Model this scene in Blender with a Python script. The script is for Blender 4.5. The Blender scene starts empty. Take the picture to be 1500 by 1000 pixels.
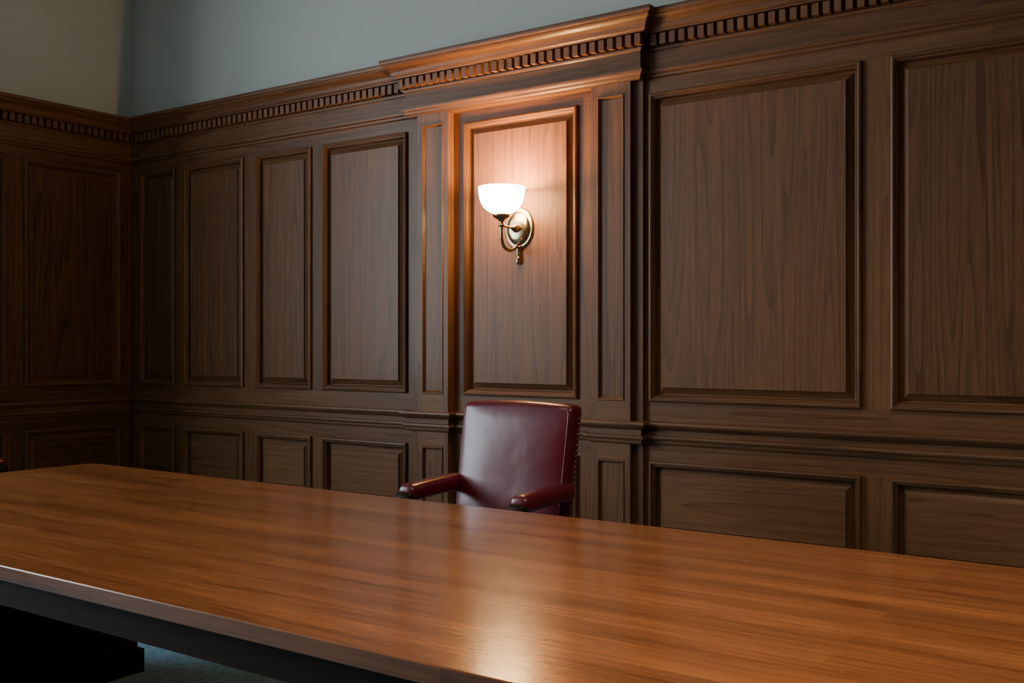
import bpy, bmesh, math, random
from mathutils import Vector, Matrix
random.seed(7)
H=1.28
XL=-6.06; XR=4.0; YB=-6.6; CZ=3.95
scene=bpy.context.scene

# ------------------------------------------------------------ materials
def new_mat(name):
    m=bpy.data.materials.new(name); m.use_nodes=True
    nt=m.node_tree; b=nt.nodes['Principled BSDF']
    return m,nt,b
def N(nt,t,**k):
    n=nt.nodes.new(t)
    for a,v in k.items(): setattr(n,a,v)
    return n
def math_n(nt,op,a,b=None):
    n=N(nt,'ShaderNodeMath',operation=op)
    for i,v in enumerate((a,b)):
        if v is None: continue
        if isinstance(v,(int,float)): n.inputs[i].default_value=v
        else: nt.links.new(v,n.inputs[i])
    return n.outputs[0]
def mapping(nt,src,scale):
    m=N(nt,'ShaderNodeMapping'); m.inputs['Scale'].default_value=scale
    nt.links.new(src,m.inputs['Vector']); return m.outputs[0]
def noise(nt,vec,scale=1,detail=3,rough=.5,dist=0):
    n=N(nt,'ShaderNodeTexNoise'); n.inputs['Scale'].default_value=scale
    n.inputs['Detail'].default_value=detail; n.inputs['Roughness'].default_value=rough
    n.inputs['Distortion'].default_value=dist
    nt.links.new(vec,n.inputs['Vector']); return n.outputs[0]
def ramp(nt,fac,stops):
    r=N(nt,'ShaderNodeValToRGB'); e=r.color_ramp.elements
    while len(e)<len(stops): e.new(.5)
    for i,(p,c) in enumerate(stops):
        e[i].position=p; e[i].color=(*c,1)
    nt.links.new(fac,r.inputs[0]); return r.outputs[0]
def mixc(nt,fac,a,b,mode='MIX'):
    n=N(nt,'ShaderNodeMix',data_type='RGBA',blend_type=mode)
    if isinstance(fac,(int,float)): n.inputs[0].default_value=fac
    else: nt.links.new(fac,n.inputs[0])
    for i,v in ((6,a),(7,b)):
        if isinstance(v,tuple): n.inputs[i].default_value=(*v,1)
        else: nt.links.new(v,n.inputs[i])
    return n.outputs[2]

def wood(name,dark,light,rough=.36,ringf=9.0,tintamt=.5,across=5.0,planks=False,coat=.15,ringw=.26,medw=.42,spec=.4,finef=230,finew=.72,medf=34):
    m,nt,b=new_mat(name)
    uv=N(nt,'ShaderNodeUVMap',uv_map='UVMap').outputs[0]
    big=noise(nt,mapping(nt,uv,(across,.30,1)),1,1.2,.35,.12)
    ph=math_n(nt,'FRACT',math_n(nt,'MULTIPLY',big,ringf*1.6))
    s=math_n(nt,'POWER',ph,2.6)
    fine=noise(nt,mapping(nt,uv,(finef,4.5,1)),1,4,.7)
    med=noise(nt,mapping(nt,uv,(medf,.55,1)),1,3,.6)
    v=math_n(nt,'SUBTRACT',math_n(nt,'MULTIPLY',fine,finew),math_n(nt,'MULTIPLY',s,ringw))
    v=math_n(nt,'ADD',v,math_n(nt,'MULTIPLY',med,medw))
    v=math_n(nt,'ADD',v,.52-finew*.5-medw*.5+ringw*.28)
    at=N(nt,'ShaderNodeAttribute',attribute_name='tint').outputs['Fac']
    v=math_n(nt,'ADD',v,math_n(nt,'MULTIPLY',math_n(nt,'SUBTRACT',at,.5),tintamt))
    if planks:
        br=N(nt,'ShaderNodeTexBrick'); sw=N(nt,'ShaderNodeSeparateXYZ'); nt.links.new(uv,sw.inputs[0])
        cb=N(nt,'ShaderNodeCombineXYZ'); nt.links.new(sw.outputs[1],cb.inputs[0]); nt.links.new(sw.outputs[0],cb.inputs[1])
        nt.links.new(cb.outputs[0],br.inputs['Vector'])
        br.inputs['Scale'].default_value=1; br.inputs['Brick Width'].default_value=1.35
        br.inputs['Row Height'].default_value=.064; br.inputs['Mortar Size'].default_value=.0004
        br.inputs['Color1'].default_value=(0,0,0,1); br.inputs['Color2'].default_value=(1,1,1,1)
        br.inputs['Mortar'].default_value=(.3,.3,.3,1); br.offset=.37; br.offset_frequency=3
        v=math_n(nt,'ADD',v,math_n(nt,'MULTIPLY',math_n(nt,'SUBTRACT',br.outputs[0],.5),.16))
        cloud=noise(nt,mapping(nt,uv,(11,1.1,1)),1,4,.62,.5)
        v=math_n(nt,'ADD',v,math_n(nt,'MULTIPLY',math_n(nt,'SUBTRACT',cloud,.5),.75))
    mid=tuple((a+c)*.5*.95 for a,c in zip(dark,light))
    col=ramp(nt,v,[(.15,dark),(.52,mid),(.95,light)])
    nt.links.new(col,b.inputs['Base Color'])
    rr=math_n(nt,'ADD',math_n(nt,'MULTIPLY',fine,.16),rough-.08)
    nt.links.new(rr,b.inputs['Roughness'])
    bp=N(nt,'ShaderNodeBump'); bp.inputs['Strength'].default_value=.10; bp.inputs['Distance'].default_value=.002
    nt.links.new(fine,bp.inputs['Height']); nt.links.new(bp.outputs[0],b.inputs['Normal'])
    b.inputs['Coat Weight'].default_value=coat; b.inputs['Coat Roughness'].default_value=.16
    b.inputs['Specular IOR Level'].default_value=spec
    return m
M_wall=wood('walnut_panelling',(.036,.0128,.0043),(.31,.133,.052),rough=.44,coat=.04,spec=.32,across=8,ringf=7,ringw=.17,medw=.36,tintamt=.5,medf=55)
M_table=wood('table_wood',(.085,.024,.0065),(.54,.185,.057),rough=.21,planks=True,across=9,ringf=4,coat=.6,ringw=.06,finef=170,finew=.8)
M_dark=wood('dark_stained_wood',(.012,.006,.003),(.05,.023,.011),rough=.55,coat=0,spec=.12)

def plaster(name,col,sc=.4):
    m,nt,b=new_mat(name)
    tc=N(nt,'ShaderNodeTexCoord').outputs['Object']
    n1=noise(nt,tc,.8,3); n2=noise(nt,tc,180,2)
    nt.links.new(ramp(nt,n1,[(.3,tuple(c*.93 for c in col)),(.7,col)]),b.inputs['Base Color'])
    b.inputs['Roughness'].default_value=.85
    bp=N(nt,'ShaderNodeBump'); bp.inputs['Strength'].default_value=.06; bp.inputs['Distance'].default_value=.002
    nt.links.new(n2,bp.inputs['Height']); nt.links.new(bp.outputs[0],b.inputs['Normal'])
    return m
M_plaster=plaster('grey_green_paint',(.50,.53,.495))
M_ceil=plaster('ceiling_paint',(.34,.37,.37))
M_white=plaster('window_paint',(.6,.6,.57))
m,nt,b=new_mat('blue_carpet'); M_carpet=m
tc=N(nt,'ShaderNodeTexCoord').outputs['Object']
vo=N(nt,'ShaderNodeTexVoronoi'); vo.inputs['Scale'].default_value=38; nt.links.new(tc,vo.inputs['Vector'])
nn=noise(nt,tc,220,3,.7)
c=ramp(nt,vo.outputs['Distance'],[(.15,(.05,.14,.22)),(.5,(.16,.34,.47))])
nt.links.new(mixc(nt,.45,c,ramp(nt,nn,[(.3,(.04,.10,.15)),(.7,(.24,.43,.55))])),b.inputs['Base Color'])
b.inputs['Roughness'].default_value=1
bp=N(nt,'ShaderNodeBump'); bp.inputs['Strength'].default_value=.5; bp.inputs['Distance'].default_value=.004
nt.links.new(nn,bp.inputs['Height']); nt.links.new(bp.outputs[0],b.inputs['Normal'])

m,nt,b=new_mat('oxblood_leather'); M_leather=m
tc=N(nt,'ShaderNodeTexCoord').outputs['Object']
n1=noise(nt,tc,6,3); vo=N(nt,'ShaderNodeTexVoronoi'); vo.inputs['Scale'].default_value=330; nt.links.new(tc,vo.inputs['Vector'])
n3=noise(nt,tc,9,2,.5)
nt.links.new(ramp(nt,n1,[(.3,(.105,.004,.013)),(.7,(.15,.007,.020))]),b.inputs['Base Color'])
nt.links.new(math_n(nt,'ADD',math_n(nt,'MULTIPLY',n3,.10),.27),b.inputs['Roughness'])
b.inputs['Coat Weight'].default_value=.35; b.inputs['Coat Roughness'].default_value=.2
bp=N(nt,'ShaderNodeBump'); bp.inputs['Strength'].default_value=.10; bp.inputs['Distance'].default_value=.001
nt.links.new(vo.outputs['Distance'],bp.inputs['Height'])
bp2=N(nt,'ShaderNodeBump'); bp2.inputs['Strength'].default_value=.22; bp2.inputs['Distance'].default_value=.010
nt.links.new(n3,bp2.inputs['Height']); nt.links.new(bp.outputs[0],bp2.inputs['Normal']); nt.links.new(bp2.outputs[0],b.inputs['Normal'])

m,nt,b=new_mat('aged_brass'); M_brass=m
tc=N(nt,'ShaderNodeTexCoord').outputs['Object']
nt.links.new(ramp(nt,noise(nt,tc,30,3),[(.3,(.34,.25,.14)),(.7,(.56,.44,.27))]),b.inputs['Base Color'])
b.inputs['Metallic'].default_value=1; b.inputs['Roughness'].default_value=.24
m,nt,b=new_mat('opal_glass'); M_glass=m
b.inputs['Base Color'].default_value=(.9,.86,.78,1); b.inputs['Roughness'].default_value=.2
tc=N(nt,'ShaderNodeTexCoord').outputs['Object']
nt.links.new(ramp(nt,noise(nt,tc,9,2),[(.3,(1,.56,.22)),(.7,(1,.62,.27))]),b.inputs['Emission Color'])
b.inputs['Emission Strength'].default_value=58

# ------------------------------------------------------------ mesh builder
class MB:
    def __init__(s): s.v=[];s.f=[];s.uv=[];s.t=[];s.sm=[]
    def quad(s,pts,uvs,tint,smooth=False):
        i=len(s.v); s.v+=[tuple(p) for p in pts]; s.f.append(tuple(range(i,i+len(pts)))); s.uv.append(uvs); s.t.append(tint); s.sm.append(smooth)
    def box(s,x0,x1,y0,y1,z0,z1,grain='z',tint=None):
        if tint is None: tint=random.random()
        ou,ov=random.uniform(0,60),random.uniform(0,60)
        gi='xyz'.index(grain)
        P=lambda a,b_,c:(x1 if a else x0, y1 if b_ else y0, z1 if c else z0)
        faces=[([(0,0,0),(0,0,1),(0,1,1),(0,1,0)],0),([(1,0,0),(1,1,0),(1,1,1),(1,0,1)],0),
               ([(0,0,0),(1,0,0),(1,0,1),(0,0,1)],1),([(0,1,0),(0,1,1),(1,1,1),(1,1,0)],1),
               ([(0,0,0),(0,1,0),(1,1,0),(1,0,0)],2),([(0,0,1),(1,0,1),(1,1,1),(0,1,1)],2)]
        for cs,ax in faces:
            pts=[P(*c) for c in cs]
            others=[k for k in range(3) if k!=ax]
            if gi in others: al=gi; ac=[k for k in others if k!=gi][0]
            else: al,ac=others
            s.quad(pts,[(ou+p[ac]+(.31*ax),ov+p[al]) for p in pts],tint)
    def panel(s,T,s0,s1,z0,z1,prof,fieldtint=None,fgrain=2):
        t=random.random() if fieldtint is None else fieldtint
        tm=[random.random() for _ in range(4)]
        off=[(random.uniform(0,60),random.uniform(0,60)) for _ in range(5)]
        def ring(d,o): return [(s0+d,o,z0+d),(s1-d,o,z0+d),(s1-d,o,z1-d),(s0+d,o,z1-d)]
        cum=0
        for k in range(len(prof)-1):
            a=ring(*prof[k]); b_=ring(*prof[k+1])
            ln=math.hypot(prof[k+1][0]-prof[k][0],prof[k+1][1]-prof[k][1])
            for e in range(4):
                p=[a[e],a[(e+1)%4],b_[(e+1)%4],b_[e]]
                al=0 if e%2==0 else 2
                cs=[cum,cum,cum+ln,cum+ln]
                s.quad([T(*q) for q in p],[(off[e][0]+cs[i],off[e][1]+p[i][al]) for i in range(4)],tm[e]*.3+.28)
            cum+=ln
        p=ring(*prof[-1])
        s.quad([T(*q) for q in p],[(off[4][0]+q[2-fgrain],off[4][1]+q[fgrain]) for q in p],t)
    def sweep(s,path,prof,tint=.5):
        n=len(path); mit=[];cl=[0]
        for i in range(n):
            def nrm(a,b_):
                d=Vector((b_[0]-a[0],b_[1]-a[1])).normalized(); return Vector((d.y,-d.x))
            if i==0: m_=nrm(path[0],path[1])
            elif i==n-1: m_=nrm(path[-2],path[-1])
            else:
                a=nrm(path[i-1],path[i]); b_=nrm(path[i],path[i+1]); m_=(a+b_)/(1+a.dot(b_))
            mit.append(m_)
            if i: cl.append(cl[-1]+math.hypot(path[i][0]-path[i-1][0],path[i][1]-path[i-1][1]))
        for i in range(n-1):
            ou,ov=random.uniform(0,60),random.uniform(0,60); cum=0
            for k in range(len(prof)-1):
                def pt(j,q): return (path[j][0]+mit[j].x*q[0],path[j][1]+mit[j].y*q[0],q[1])
                ln=math.hypot(prof[k+1][0]-prof[k][0],prof[k+1][1]-prof[k][1])
                s.quad([pt(i,prof[k]),pt(i+1,prof[k]),pt(i+1,prof[k+1]),pt(i,prof[k+1])],
                       [(ou+cum,ov+cl[i]),(ou+cum,ov+cl[i+1]),(ou+cum+ln,ov+cl[i+1]),(ou+cum+ln,ov+cl[i])],tint)
                cum+=ln
    def obj(s,name,mat,parent=None,merge=False):
        me=bpy.data.meshes.new(name); me.from_pydata(s.v,[],s.f); me.update()
        uvl=me.uv_layers.new(name='UVMap'); k=0
        for fi,u in enumerate(s.uv):
            for q in u: uvl.data[k].uv=q; k+=1
        a=me.attributes.new('tint','FLOAT','FACE')
        for i,t in enumerate(s.t): a.data[i].value=t
        me.materials.append(mat)
        for i,p in enumerate(me.polygons): p.use_smooth=s.sm[i]
        if merge:
            bm=bmesh.new(); bm.from_mesh(me); bmesh.ops.remove_doubles(bm,verts=bm.verts,dist=1e-5); bm.to_mesh(me); bm.free()
        o=bpy.data.objects.new(name,me); scene.collection.objects.link(o)
        if parent: o.parent=parent
        return o
def empty(name,loc,rz=0):
    e=bpy.data.objects.new(name,None); e.location=loc; e.rotation_euler=(0,0,rz); scene.collection.objects.link(e); return e

# ------------------------------------------------------------ panelled walls
TM=lambda s_,o,z:(s_,-o,z)
TL=lambda s_,o,z:(XL+o,s_,z)
UB,UT=H-.257,H+1.14
LB,LT=H-.885,H-.525
PROF=[(0,0),(.0,.011),(.003,.016),(.010,.018),(.016,.015),(.018,.008),(.023,.008),(.026,.004),(.029,-.006),(.031,-.018),(.036,-.020),(.064,-.004),(.0645,.001),(.066,.002)]
PP=[(0,0),(.003,.005),(.009,.005),(.014,-.004),(.018,-.010),(.021,-.010)]
BK=.03
w=MB()
bays=[(-5.96,-5.60),(-5.503,-4.942),(-4.831,-4.36),(-4.267,-3.636),(-3.253,-2.567),(-2.186,-1.233),(-1.121,-.17),(-.06,.89),(1.0,1.95),(2.06,3.01),(3.12,3.9)]
tints={4:.55,3:.5,5:.58,6:.42,2:.42,1:.32,0:.22}  # fields darken toward the corner: its shade is put into the tint
for i,(a,b_) in enumerate(bays):
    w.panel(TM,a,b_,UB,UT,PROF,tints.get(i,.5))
    w.panel(TM,a,b_,LB,LT,PROF,{0:.3,1:.4}.get(i,.70),0)  # lower corner fields carry the same painted shade
edges=[XL]+[e for ab in bays for e in ab]+[XR]
for k in range(0,len(edges),2):
    for z0,z1 in ((UB,UT),(LB,LT)):
        w.box(edges[k],edges[k+1],0,BK,z0,z1,'z',random.uniform(.25,.55) if k<22 and k!=12 else .68)
for z0,z1 in ((0,LB),(LT,UB),(UT,H+1.42)):
    xs=[XL,-3.58,-2.21,.3,XR]
    for k in range(4): w.box(xs[k],xs[k+1],0,BK,z0,z1,'x',random.uniform(.35,.6))
lb=[(-1.53,-.87),(-.76,-.10)]
WY0,WY1=-5.8,-2.35
for a,b_ in lb:
    w.panel(TL,a,b_,UB,UT,PROF,.12); w.panel(TL,a,b_,LB,LT,PROF,.12,0)  # left wall's shade is put into its panel tint
YS=WY1+.2
for a,b_ in ((YS,-1.53),(-.87,-.76),(-.10,0)):
    for z0,z1 in ((UB,UT),(LB,LT)): w.box(XL-BK,XL,a,b_,z0,z1,'z',.2)  # left wall stiles and rails tinted dark for the same shade
for z0,z1 in ((0,LB),(LT,UB),(UT,H+1.42)): w.box(XL-BK,XL,YS,0,z0,z1,'y',.2)
for sx,(a,b_) in ((-1,(-3.525,-3.32)),(1,(-2.465,-2.26))):
    ta=(-3.58,-3.525) if sx<0 else (-2.26,-2.21)
    w.box(ta[0],ta[1],-.022,0,0,H+1.25,'z',.4)
    fr=.03
    w.box(a,a+fr,-.05,0,0,H+1.25,'z',.5); w.box(b_-fr,b_,-.05,0,0,H+1.25,'z',.5)
    for z0,z1 in ((0,LB+.03),(LT-.0,UB),(UT+.01,H+1.25)): w.box(a+fr,b_-fr,-.05,0,z0,z1,'x' if z1<UT and z0>0 else 'z',.68)
    TP=lambda s_,o,z:(s_,-o-.05,z)
    for z0,z1 in ((UB,UT+.01),(LB+.03,LT)): w.panel(TP,a+fr,b_-fr,z0,z1,PP,.5)
ent=[(0,1.205),(.010,1.212),(.012,1.222),(.022,1.228),(.024,1.236),(.024,1.244),(.010,1.248),(.010,1.325),(.016,1.330),(.018,1.338),(.008,1.342),(.008,1.398),
     (.048,1.400),(.050,1.406),(.056,1.410),(.060,1.418),(.064,1.430),(.074,1.444),(.088,1.454),(.094,1.462),(.094,1.468),(.104,1.471),(.106,1.480),(.106,1.492),(0,1.495),(-.05,1.495)]
ent=[(o,z+H) for o,z in ent]
epath=[(XL,YS),(XL,0),(-3.59,0),(-3.59,-.055),(-2.21,-.055),(-2.21,0),(XR,0)]
w.sweep(epath,ent,.4)
rail=[(0,.452),(.010,.448),(.014,.440),(.014,.432),(.024,.428),(.027,.420),(.024,.412),(.012,.408),(.012,.384),(.022,.380),(.030,.372),(.036,.366),(.038,.358),(.036,.350),(.0,.346)]
rail=[(o,H-z) for o,z in rail]
rp=[(XL,YS),(XL,0),(-3.58,0),(-3.58,-.05),(-3.32,-.05),(-3.32,0),(-2.465,0),(-2.465,-.05),(-2.21,-.05),(-2.21,0),(XR,0)]
w.sweep(rp,rail,.45)
bb=[(.022,0),(.022,.20),(.018,.215),(.008,.225),(.006,.24),(0,.245)]
w.sweep(rp,bb,.4)
w.box(-3.59,-2.21,-.055,0,H+1.2,H+1.45,'x',.5)
def dentils(x0,x1,yb):
    n=int((x1-x0)/.046); p=(x1-x0)/n
    for i in range(n):
        a=x0+i*p+.009; w.box(a,a+p-.018,yb-.044,yb-.006,H+1.346,H+1.394,'z',.62)
dentils(XL+.03,-3.61,0); dentils(-3.625,-2.175,-.055); dentils(-2.17,XR,0)
n=int(1.9/.046)
for i in range(n):
    a=-.05-(i+1)*.046; w.box(XL+.006,XL+.044,a+.008,a+.037,H+1.348,H+1.394,'z',.35)  # left wall dentils tinted darker to follow its painted shade
wall_panel=w.obj('trim_wood_panelling',M_wall)
w2=MB()
ex=XR-.02
k=0; y=YB
while y<-.3:
    w2.box(ex,XR,y+.01,min(y+.9,-.01),0,H+1.4,'z',.4); y+=.91
x=XL
while x<XR-.3:
    w2.box(x+.01,min(x+.9,XR-.03),YB,YB+.02,0,H+1.4,'z',.4); x+=.91
w2.sweep([(XR,-.01),(XR,YB),(XL,YB)],ent,.5); w2.sweep([(XR-.02,-.01),(XR-.02,YB+.02),(XL,YB+.02)],rail,.5)
w2.obj('trim_wood_panelling_rear',M_wall)

def plain(name,boxes,mat):
    m_=MB()
    for bx in boxes: m_.box(*bx)
    return m_.obj(name,mat)
WT=.55
plain('wall_north',[(XL-WT,XR+.2,BK,.2,0,CZ)],M_plaster)
WZ0,WZ1=.95,3.55
plain('wall_west',[(XL-WT,XL-BK,WY1,BK,0,CZ),(XL-WT,XL-BK,YB,WY0,0,CZ),(XL-WT,XL-BK,WY0,WY1,0,WZ0),(XL-WT,XL-BK,WY0,WY1,WZ1,CZ)],M_plaster)
plain('wall_east',[(XR,XR+.2,YB,BK,0,CZ)],M_plaster)
plain('wall_south',[(XL-WT,XR+.2,YB-.2,YB,0,CZ)],M_plaster)
plain('ceiling',[(XL-WT,XR+.2,YB-.2,.2,CZ,CZ+.1)],M_ceil)
plain('floor',[(XL-WT,XR+.2,YB-.2,.2,-.1,0)],M_carpet)
wb=MB(); x0,x1=XL-WT+.03,XL-WT+.10
for y in (WY0,(WY0*2+WY1)/3,(WY0+WY1*2)/3,WY1): wb.box(x0,x1,y-.03,y+.03,WZ0,WZ1)
for z in (WZ0,WZ0+1.3,WZ1): wb.box(x0,x1,WY0,WY1,z-.03,z+.03)
wb.box(XL-WT,XL+.03,WY0-.05,WY1+.05,WZ0-.05,WZ0)
wb.obj('window_1',M_white)

# ------------------------------------------------------------ table
tbl=empty('conference_table',(0,0,0))
a_=.52; TT=H-a_
ty1=-4.2+5.105*a_; ty0=-4.2+2.50*a_; tx0=-7.93*a_; tx1=2.6
t=MB(); t.box(tx0,tx1,ty0,ty1,TT-.036,TT,'x',.5); o=t.obj('tabletop',M_table,tbl,merge=True)
bv=o.modifiers.new('b','BEVEL'); bv.width=.003; bv.segments=2
t=MB(); i_=.035
t.box(tx0+i_,tx1-i_,ty0+i_,ty0+i_+.03,TT-.11,TT-.036,'x'); t.box(tx0+i_,tx1-i_,ty1-i_-.03,ty1-i_,TT-.11,TT-.036,'x')
t.box(tx0+i_,tx0+i_+.03,ty0+i_,ty1-i_,TT-.11,TT-.036,'y'); t.box(tx1-i_-.03,tx1-i_,ty0+i_,ty1-i_,TT-.11,TT-.036,'y')
t.obj('apron',M_dark,tbl)
for k,(xa,xb) in enumerate(((-3.90,-3.54),(1.7,2.05))):
    t=MB()
    t.box(xa+.05,xb-.0,ty0+.2,ty1-.22,.1,TT-.036,'z'); 
    t.box(xa,xb+.03,ty0+.15,ty1-.17,0,.09,'y'); t.box(xa+.02,xb+.015,ty0+.17,ty1-.19,.09,.12,'y')
    t.box(xa+.02,xb+.015,ty0+.15,ty1-.17,TT-.17,TT-.11,'y')
    o=t.obj('pedestal_%d'%(k+1),M_dark,tbl)

# ------------------------------------------------------------ rounded boxes / lathe / tube
def axis_pts(h,r,n):
    c=[-h+r*k for k in (0,.12,.3,.6)]
    inner=[-(h-r)+2*(h-r)*i/n for i in range(n+1)]
    return c+inner+[-q for q in reversed(c)]
def rbox(name,size,r,mat,parent,deform=None,n=(8,2,8),loc=(0,0,0)):
    hx,hy,hz=[q/2 for q in size]
    A=[axis_pts(hx,r,n[0]),axis_pts(hy,r,n[1]),axis_pts(hz,r,n[2])]
    hs=(hx,hy,hz); bm=bmesh.new(); cache={}
    def vert(i,j,k):
        key=(i,j,k)
        if key in cache: return cache[key]
        p=Vector((A[0][i],A[1][j],A[2][k]))
        q=Vector([max(-(hs[m_]-r),min(hs[m_]-r,p[m_])) for m_ in range(3)])
        d=p-q
        if d.length>1e-9: p=q+d.normalized()*r
        if deform: p=Vector(deform(p))
        v=bm.verts.new(p+Vector(loc)); cache[key]=v; return v
    L=[len(a)-1 for a in A]
    for ax in range(3):
        u,v_=[(1,2),(2,0),(0,1)][ax]
        for side in (0,L[ax]):
            for i in range(L[u]):
                for j in range(L[v_]):
                    ids=[]
                    for (di,dj) in ((0,0),(1,0),(1,1),(0,1)):
                        t_=[0,0,0]; t_[ax]=side; t_[u]=i+di; t_[v_]=j+dj; ids.append(vert(*t_))
                    if side==0: ids.reverse()
                    try: bm.faces.new(ids)
                    except Exception: pass
    me=bpy.data.meshes.new(name); bm.to_mesh(me); bm.free()
    me.uv_layers.new(name='UVMap')
    uvl=me.uv_layers['UVMap']
    for l in me.loops:
        co=me.vertices[l.vertex_index].co; uvl.data[l.index].uv=(co.x+co.y,co.z)
    for p in me.polygons: p.use_smooth=True
    me.materials.append(mat)
    o=bpy.data.objects.new(name,me); scene.collection.objects.link(o); o.parent=parent
    return o
def lathe(name,prof,mat,parent,loc=(0,0,0),rot=None,scale=(1,1,1),seg=48):
    bm=bmesh.new(); rings=[]
    for r,z in prof:
        if r<1e-6: rings.append([bm.verts.new((0,0,z))])
        else: rings.append([bm.verts.new((r*math.cos(2*math.pi*i/seg),r*math.sin(2*math.pi*i/seg),z)) for i in range(seg)])
    for a,b_ in zip(rings,rings[1:]):
        for i in range(seg):
            j=(i+1)%seg
            if len(a)==1 and len(b_)>1: bm.faces.new((a[0],b_[j],b_[i]))
            elif len(b_)==1 and len(a)>1: bm.faces.new((a[i],a[j],b_[0]))
            elif len(a)>1: bm.faces.new((a[i],a[j],b_[j],b_[i]))
    M=Matrix.Diagonal((*scale,1))
    if rot: M=M@rot
    M=Matrix.Translation(loc)@M
    bm.transform(M)
    bmesh.ops.recalc_face_normals(bm,faces=bm.faces)
    me=bpy.data.meshes.new(name); bm.to_mesh(me); bm.free()
    for p in me.polygons: p.use_smooth=True
    me.materials.append(mat)
    o=bpy.data.objects.new(name,me); scene.collection.objects.link(o); o.parent=parent
    return o
def tube(name,pts,radii,mat,parent,seg=16,flat=1.0):
    P=[Vector(p) for p in pts]; out=[];R=[]
    for i in range(len(P)-1):
        p0=P[max(i-1,0)];p1=P[i];p2=P[i+1];p3=P[min(i+2,len(P)-1)]
        for k in range(6):
            t_=k/6
            out.append(.5*((2*p1)+(-p0+p2)*t_+(2*p0-5*p1+4*p2-p3)*t_*t_+(-p0+3*p1-3*p2+p3)*t_**3)); R.append(radii[i]*(1-t_)+radii[i+1]*t_)
    out.append(P[-1]);R.append(radii[-1])
    bm=bmesh.new(); rings=[]
    for i,p in enumerate(out):
        d=(out[min(i+1,len(out)-1)]-out[max(i-1,0)]).normalized()
        a=Vector((1,0,0)); 
        if abs(d.x)>.9: a=Vector((0,0,1))
        b_=d.cross(a).normalized(); a=b_.cross(d).normalized()
        rings.append([bm.verts.new(p+(a*math.cos(2*math.pi*j/seg)*flat+b_*math.sin(2*math.pi*j/seg))*R[i]) for j in range(seg)])
    for a,b_ in zip(rings,rings[1:]):
        for j in range(seg): bm.faces.new((a[j],a[(j+1)%seg],b_[(j+1)%seg],b_[j]))
    bm.faces.new(rings[0]); bm.faces.new(rings[-1])
    bmesh.ops.recalc_face_normals(bm,faces=bm.faces)
    me=bpy.data.meshes.new(name); bm.to_mesh(me); bm.free()
    me.uv_layers.new(name='UVMap')
    for l in me.loops:
        co=me.vertices[l.vertex_index].co; me.uv_layers[0].data[l.index].uv=(co.x+co.y,co.z)
    for p in me.polygons: p.use_smooth=True
    me.materials.append(mat)
    o=bpy.data.objects.new(name,me); scene.collection.objects.link(o); o.parent=parent
    return o

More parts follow.
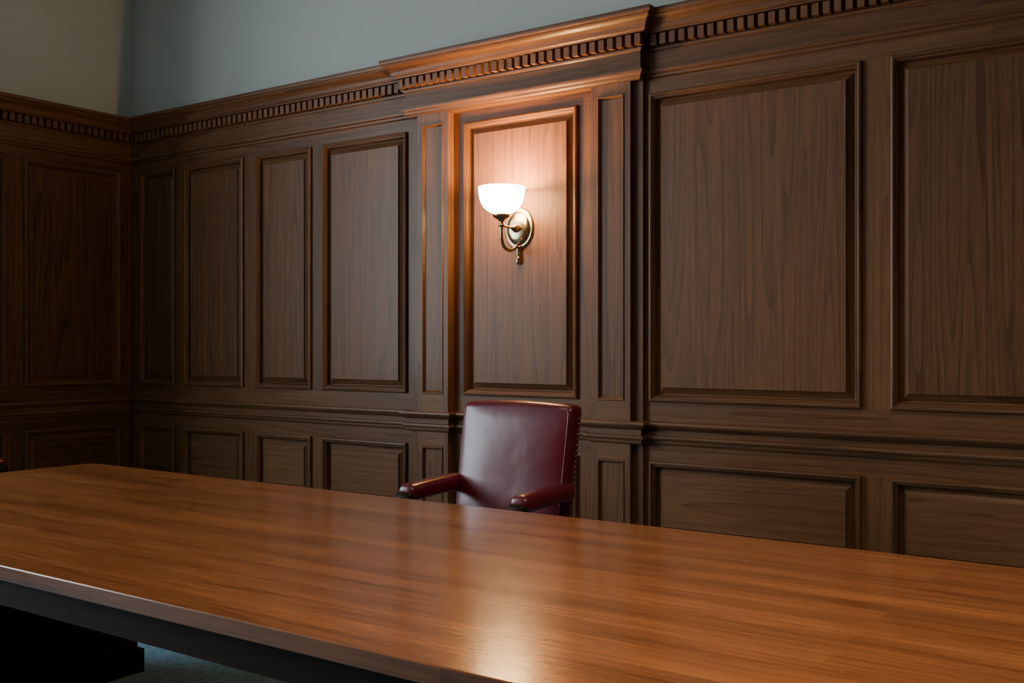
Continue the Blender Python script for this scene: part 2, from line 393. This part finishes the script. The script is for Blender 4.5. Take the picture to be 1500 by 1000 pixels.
# ------------------------------------------------------------ armchair (faces local -y)
def armchair(loc,rz):
    e=empty('leather_armchair',loc,rz)
    ZT,ZB=H-.230,.47; hh=(ZT-ZB)/2; zc=(ZT+ZB)/2; KX=.955
    def rec(p):
        x,y,z=p
        f=(z+hh)/(2*hh)
        taper=.975+.025*f
        crown=.012*(1-(x/.27)**2)*max(0,f-.6)/.4
        puff=0
        if y<0:
            puff=-.020*(1-(x/.27)**4)*(1-((z)/hh)**6)
            puff+=.010*math.exp(-((z+.02)/.06)**2)*(1-(x/.27)**2)*.4
        return (x*taper*KX,y+puff+.17*(z+zc-.72),z+crown)
    rbox('back_cushion',(.545,.085,2*hh),.024,M_leather,e,rec,(12,2,12),(0,.045,zc))
    pts=[]
    for (x,z) in [(-.247,-hh+.03),(-.253,0),(-.256,hh-.06),(-.252,hh-.024),(-.225,hh-.014),(0,hh-.004),(.225,hh-.014),(.252,hh-.024),(.256,hh-.06),(.253,0),(.247,-hh+.03)]:
        pts.append((x*KX,-.0+.17*(z+zc-.72)+.004,z+zc))
    tube('piping',pts,[.0045]*len(pts),M_leather,e,8)
    rbox('back_shell',(.48,.03,2*hh-.06),.012,M_leather,e,lambda p:(p[0],p[1]+.17*(p[2]+zc-.72),p[2]),(4,1,6),(0,.095,zc))
    def seatp(p):
        x,y,z=p
        if z>0: z+=.018*(1-(x/.27)**4)*(1-(y/.24)**4)
        return (x,y,z)
    rbox('seat',(.52,.46,.11),.035,M_leather,e,seatp,(10,8,2),(0,-.22,.44))
    f=MB(); f.box(-.25,.25,-.43,.03,.345,.39,'x'); o=f.obj('seat_rail',M_dark,e,merge=True); bv=o.modifiers.new('b','BEVEL'); bv.width=.006; bv.segments=2
    for k,sx in enumerate((-1,1)):
        ax=sx*.258
        def armd(p):
            x,y,z=p
            f_=(-y+.165)/.33
            return (x*(1+.15*f_),y,z-.012*f_**2+(.006*(1-(x/.034)**2) if z>0 else 0))
        AZ=H-.548
        rbox('armrest_%d'%(k+1),(.074,.34,.060),.024,M_leather,e,armd,(3,8,2),(ax,-.135,AZ))
        tube('arm_support_%d'%(k+1),[(ax,-.20,.40),(ax,-.225,.50),(ax,-.25,.60),(ax,-.285,AZ-.05),(ax,-.303,AZ-.034)],[.022,.02,.017,.019,.021],M_dark,e,12)
        lathe('arm_scroll_%d'%(k+1),[(0,-.036),(.018,-.036),(.025,-.030),(.025,.030),(.018,.036),(0,.036)],M_dark,e,(ax,-.300,AZ-.030),Matrix.Rotation(math.pi/2,4,'Y'),seg=24)
        tube('front_leg_%d'%(k+1),[(sx*.225,-.40,.36),(sx*.228,-.402,.2),(sx*.23,-.405,0.012)],[.026,.022,.016],M_dark,e,12)
        tube('rear_leg_%d'%(k+1),[(sx*.225,.0,.36),(sx*.228,.03,.2),(sx*.23,.08,0.012)],[.026,.022,.016],M_dark,e,12)
        bm=bmesh.new()
        for i in range(26):
            z=ZB+.03+(ZT-ZB-.08)*i/25; f_=(z-ZB)/(2*hh)
            bmesh.ops.create_uvsphere(bm,u_segments=8,v_segments=6,radius=.0045,matrix=Matrix.Translation((sx*(.2715*KX*(.975+.025*f_)),.062+.17*(z-.72),z)))
        for i in range(7):
            bmesh.ops.create_uvsphere(bm,u_segments=8,v_segments=6,radius=.004,matrix=Matrix.Translation((ax-.03+.01*i,-.307,AZ-.012)))
        me=bpy.data.meshes.new('nailheads_%d'%(k+1)); bm.to_mesh(me); bm.free(); me.materials.append(M_brass)
        for p in me.polygons: p.use_smooth=True
        o=bpy.data.objects.new('nailheads_%d'%(k+1),me); scene.collection.objects.link(o); o.parent=e
    return e
armchair((-2.303,-.955,0),0)
armchair((-5.02,-1.90,0),math.radians(90))

# ------------------------------------------------------------ sconce
sc=empty('wall_sconce',(-2.905,0,H))
RX=Matrix.Rotation(math.pi/2,4,'X')
lathe('backplate',[(.0,-.004),(.1,-.004),(.1,.006),(.094,.012),(.086,.013),(.082,.010),(.078,.016),(.068,.024),(.05,.028),(.03,.030),(0,.031)],M_brass,sc,(0,0,.575),RX,(.88,1,1.03),64)
lathe('boss',[(0,0),(.024,0),(.022,.012),(.015,.018),(.018,.026),(.012,.034),(0,.036)],M_brass,sc,(0,-.026,.575),RX,(1,1,1),32)
tube('drop_plate',[(0,-.008,.485),(0,-.010,.46),(0,-.010,.44),(0,-.010,.43)],[.018,.012,.015,.012],M_brass,sc,16,1.0)
lathe('drop_finial',[(0,.018),(.013,.012),(.015,0),(.011,-.010),(.014,-.018),(0,-.028)],M_brass,sc,(0,-.012,.422),None,(1,1,1),24)
tube('arm',[(0,-.02,.49),(0,-.06,.468),(0,-.10,.462),(0,-.138,.480),(0,-.155,.52),(0,-.155,.56),(0,-.155,.605)],[.009,.009,.0085,.0085,.0085,.009,.011],M_brass,sc,16)
tube('strut',[(0,-.03,.575),(0,-.09,.573),(0,-.155,.577)],[.008,.006,.006],M_brass,sc,12)
lathe('arm_collar',[(0,-.01),(.013,-.008),(.016,0),(.013,.008),(0,.01)],M_brass,sc,(0,-.155,.577),None,(1,1,1),24)
lathe('shade_cup',[(0,.592),(.013,.594),(.016,.602),(.030,.610),(.042,.618),(.044,.628),(.040,.634),(.030,.638),(0,.638)],M_brass,sc,(0,-.155,0),None,(1,1,1),40)
op=[(.034,.634),(.055,.640),(.074,.652),(.089,.668),(.100,.688),(.107,.710),(.111,.735),(.113,.757)]
ip=[(r-.004,z+.003) for r,z in reversed(op)]
lathe('shade',op+[(.1125,.760),(.109,.760)]+ip[1:]+[(.0,.640)],M_glass,sc,(0,-.155,0),None,(1,1,1),64)
L=bpy.data.lights.new('sconce_bulb','POINT'); L.energy=28; L.color=(1,.52,.17); L.shadow_soft_size=.03
lo=bpy.data.objects.new('sconce_bulb',L); lo.location=(0,-.155,.735); lo.parent=sc; scene.collection.objects.link(lo)

# ------------------------------------------------------------ warm fill light added over the table, with an invented fixture (out of frame)
cl=empty('added_ceiling_fill',(-.5,-2.6,CZ))
lathe('added_fill_canopy',[(0,0),(.30,0),(.30,-.03),(.27,-.05),(0,-.05)],M_brass,cl,(0,0,0),None,(1,1,1),48)
L=bpy.data.lights.new('warm_fill_light','AREA'); L.shape='DISK'; L.size=.5; L.energy=32; L.color=(1,.80,.58); L.spread=math.radians(110)
lo=bpy.data.objects.new('warm_fill_light',L); lo.location=(0,0,-.06); lo.parent=cl; scene.collection.objects.link(lo)

# ------------------------------------------------------------ daylight through the window
L=bpy.data.lights.new('window_daylight','AREA'); L.shape='RECTANGLE'; L.size=WZ1-WZ0+.6; L.size_y=WY1-WY0+.6; L.energy=430; L.color=(.80,.92,1)
lo=bpy.data.objects.new('window_daylight',L); lo.location=(XL-WT-.15,(WY0+WY1)/2,(WZ0+WZ1)/2); lo.rotation_euler=(0,math.radians(-90),0); scene.collection.objects.link(lo)
wd=bpy.data.worlds.new('World'); scene.world=wd; wd.use_nodes=True
wd.node_tree.nodes['Background'].inputs[0].default_value=(.5,.65,.8,1); wd.node_tree.nodes['Background'].inputs[1].default_value=.5

# ------------------------------------------------------------ camera
cam=bpy.data.cameras.new('camera'); co=bpy.data.objects.new('camera',cam); scene.collection.objects.link(co)
cam.sensor_width=36; cam.lens=1512/1500*36; cam.shift_y=5/1500; cam.clip_start=.05
co.location=(0,-4.2,H); co.rotation_euler=(math.radians(90),0,math.atan2(.575,.818))
scene.camera=co
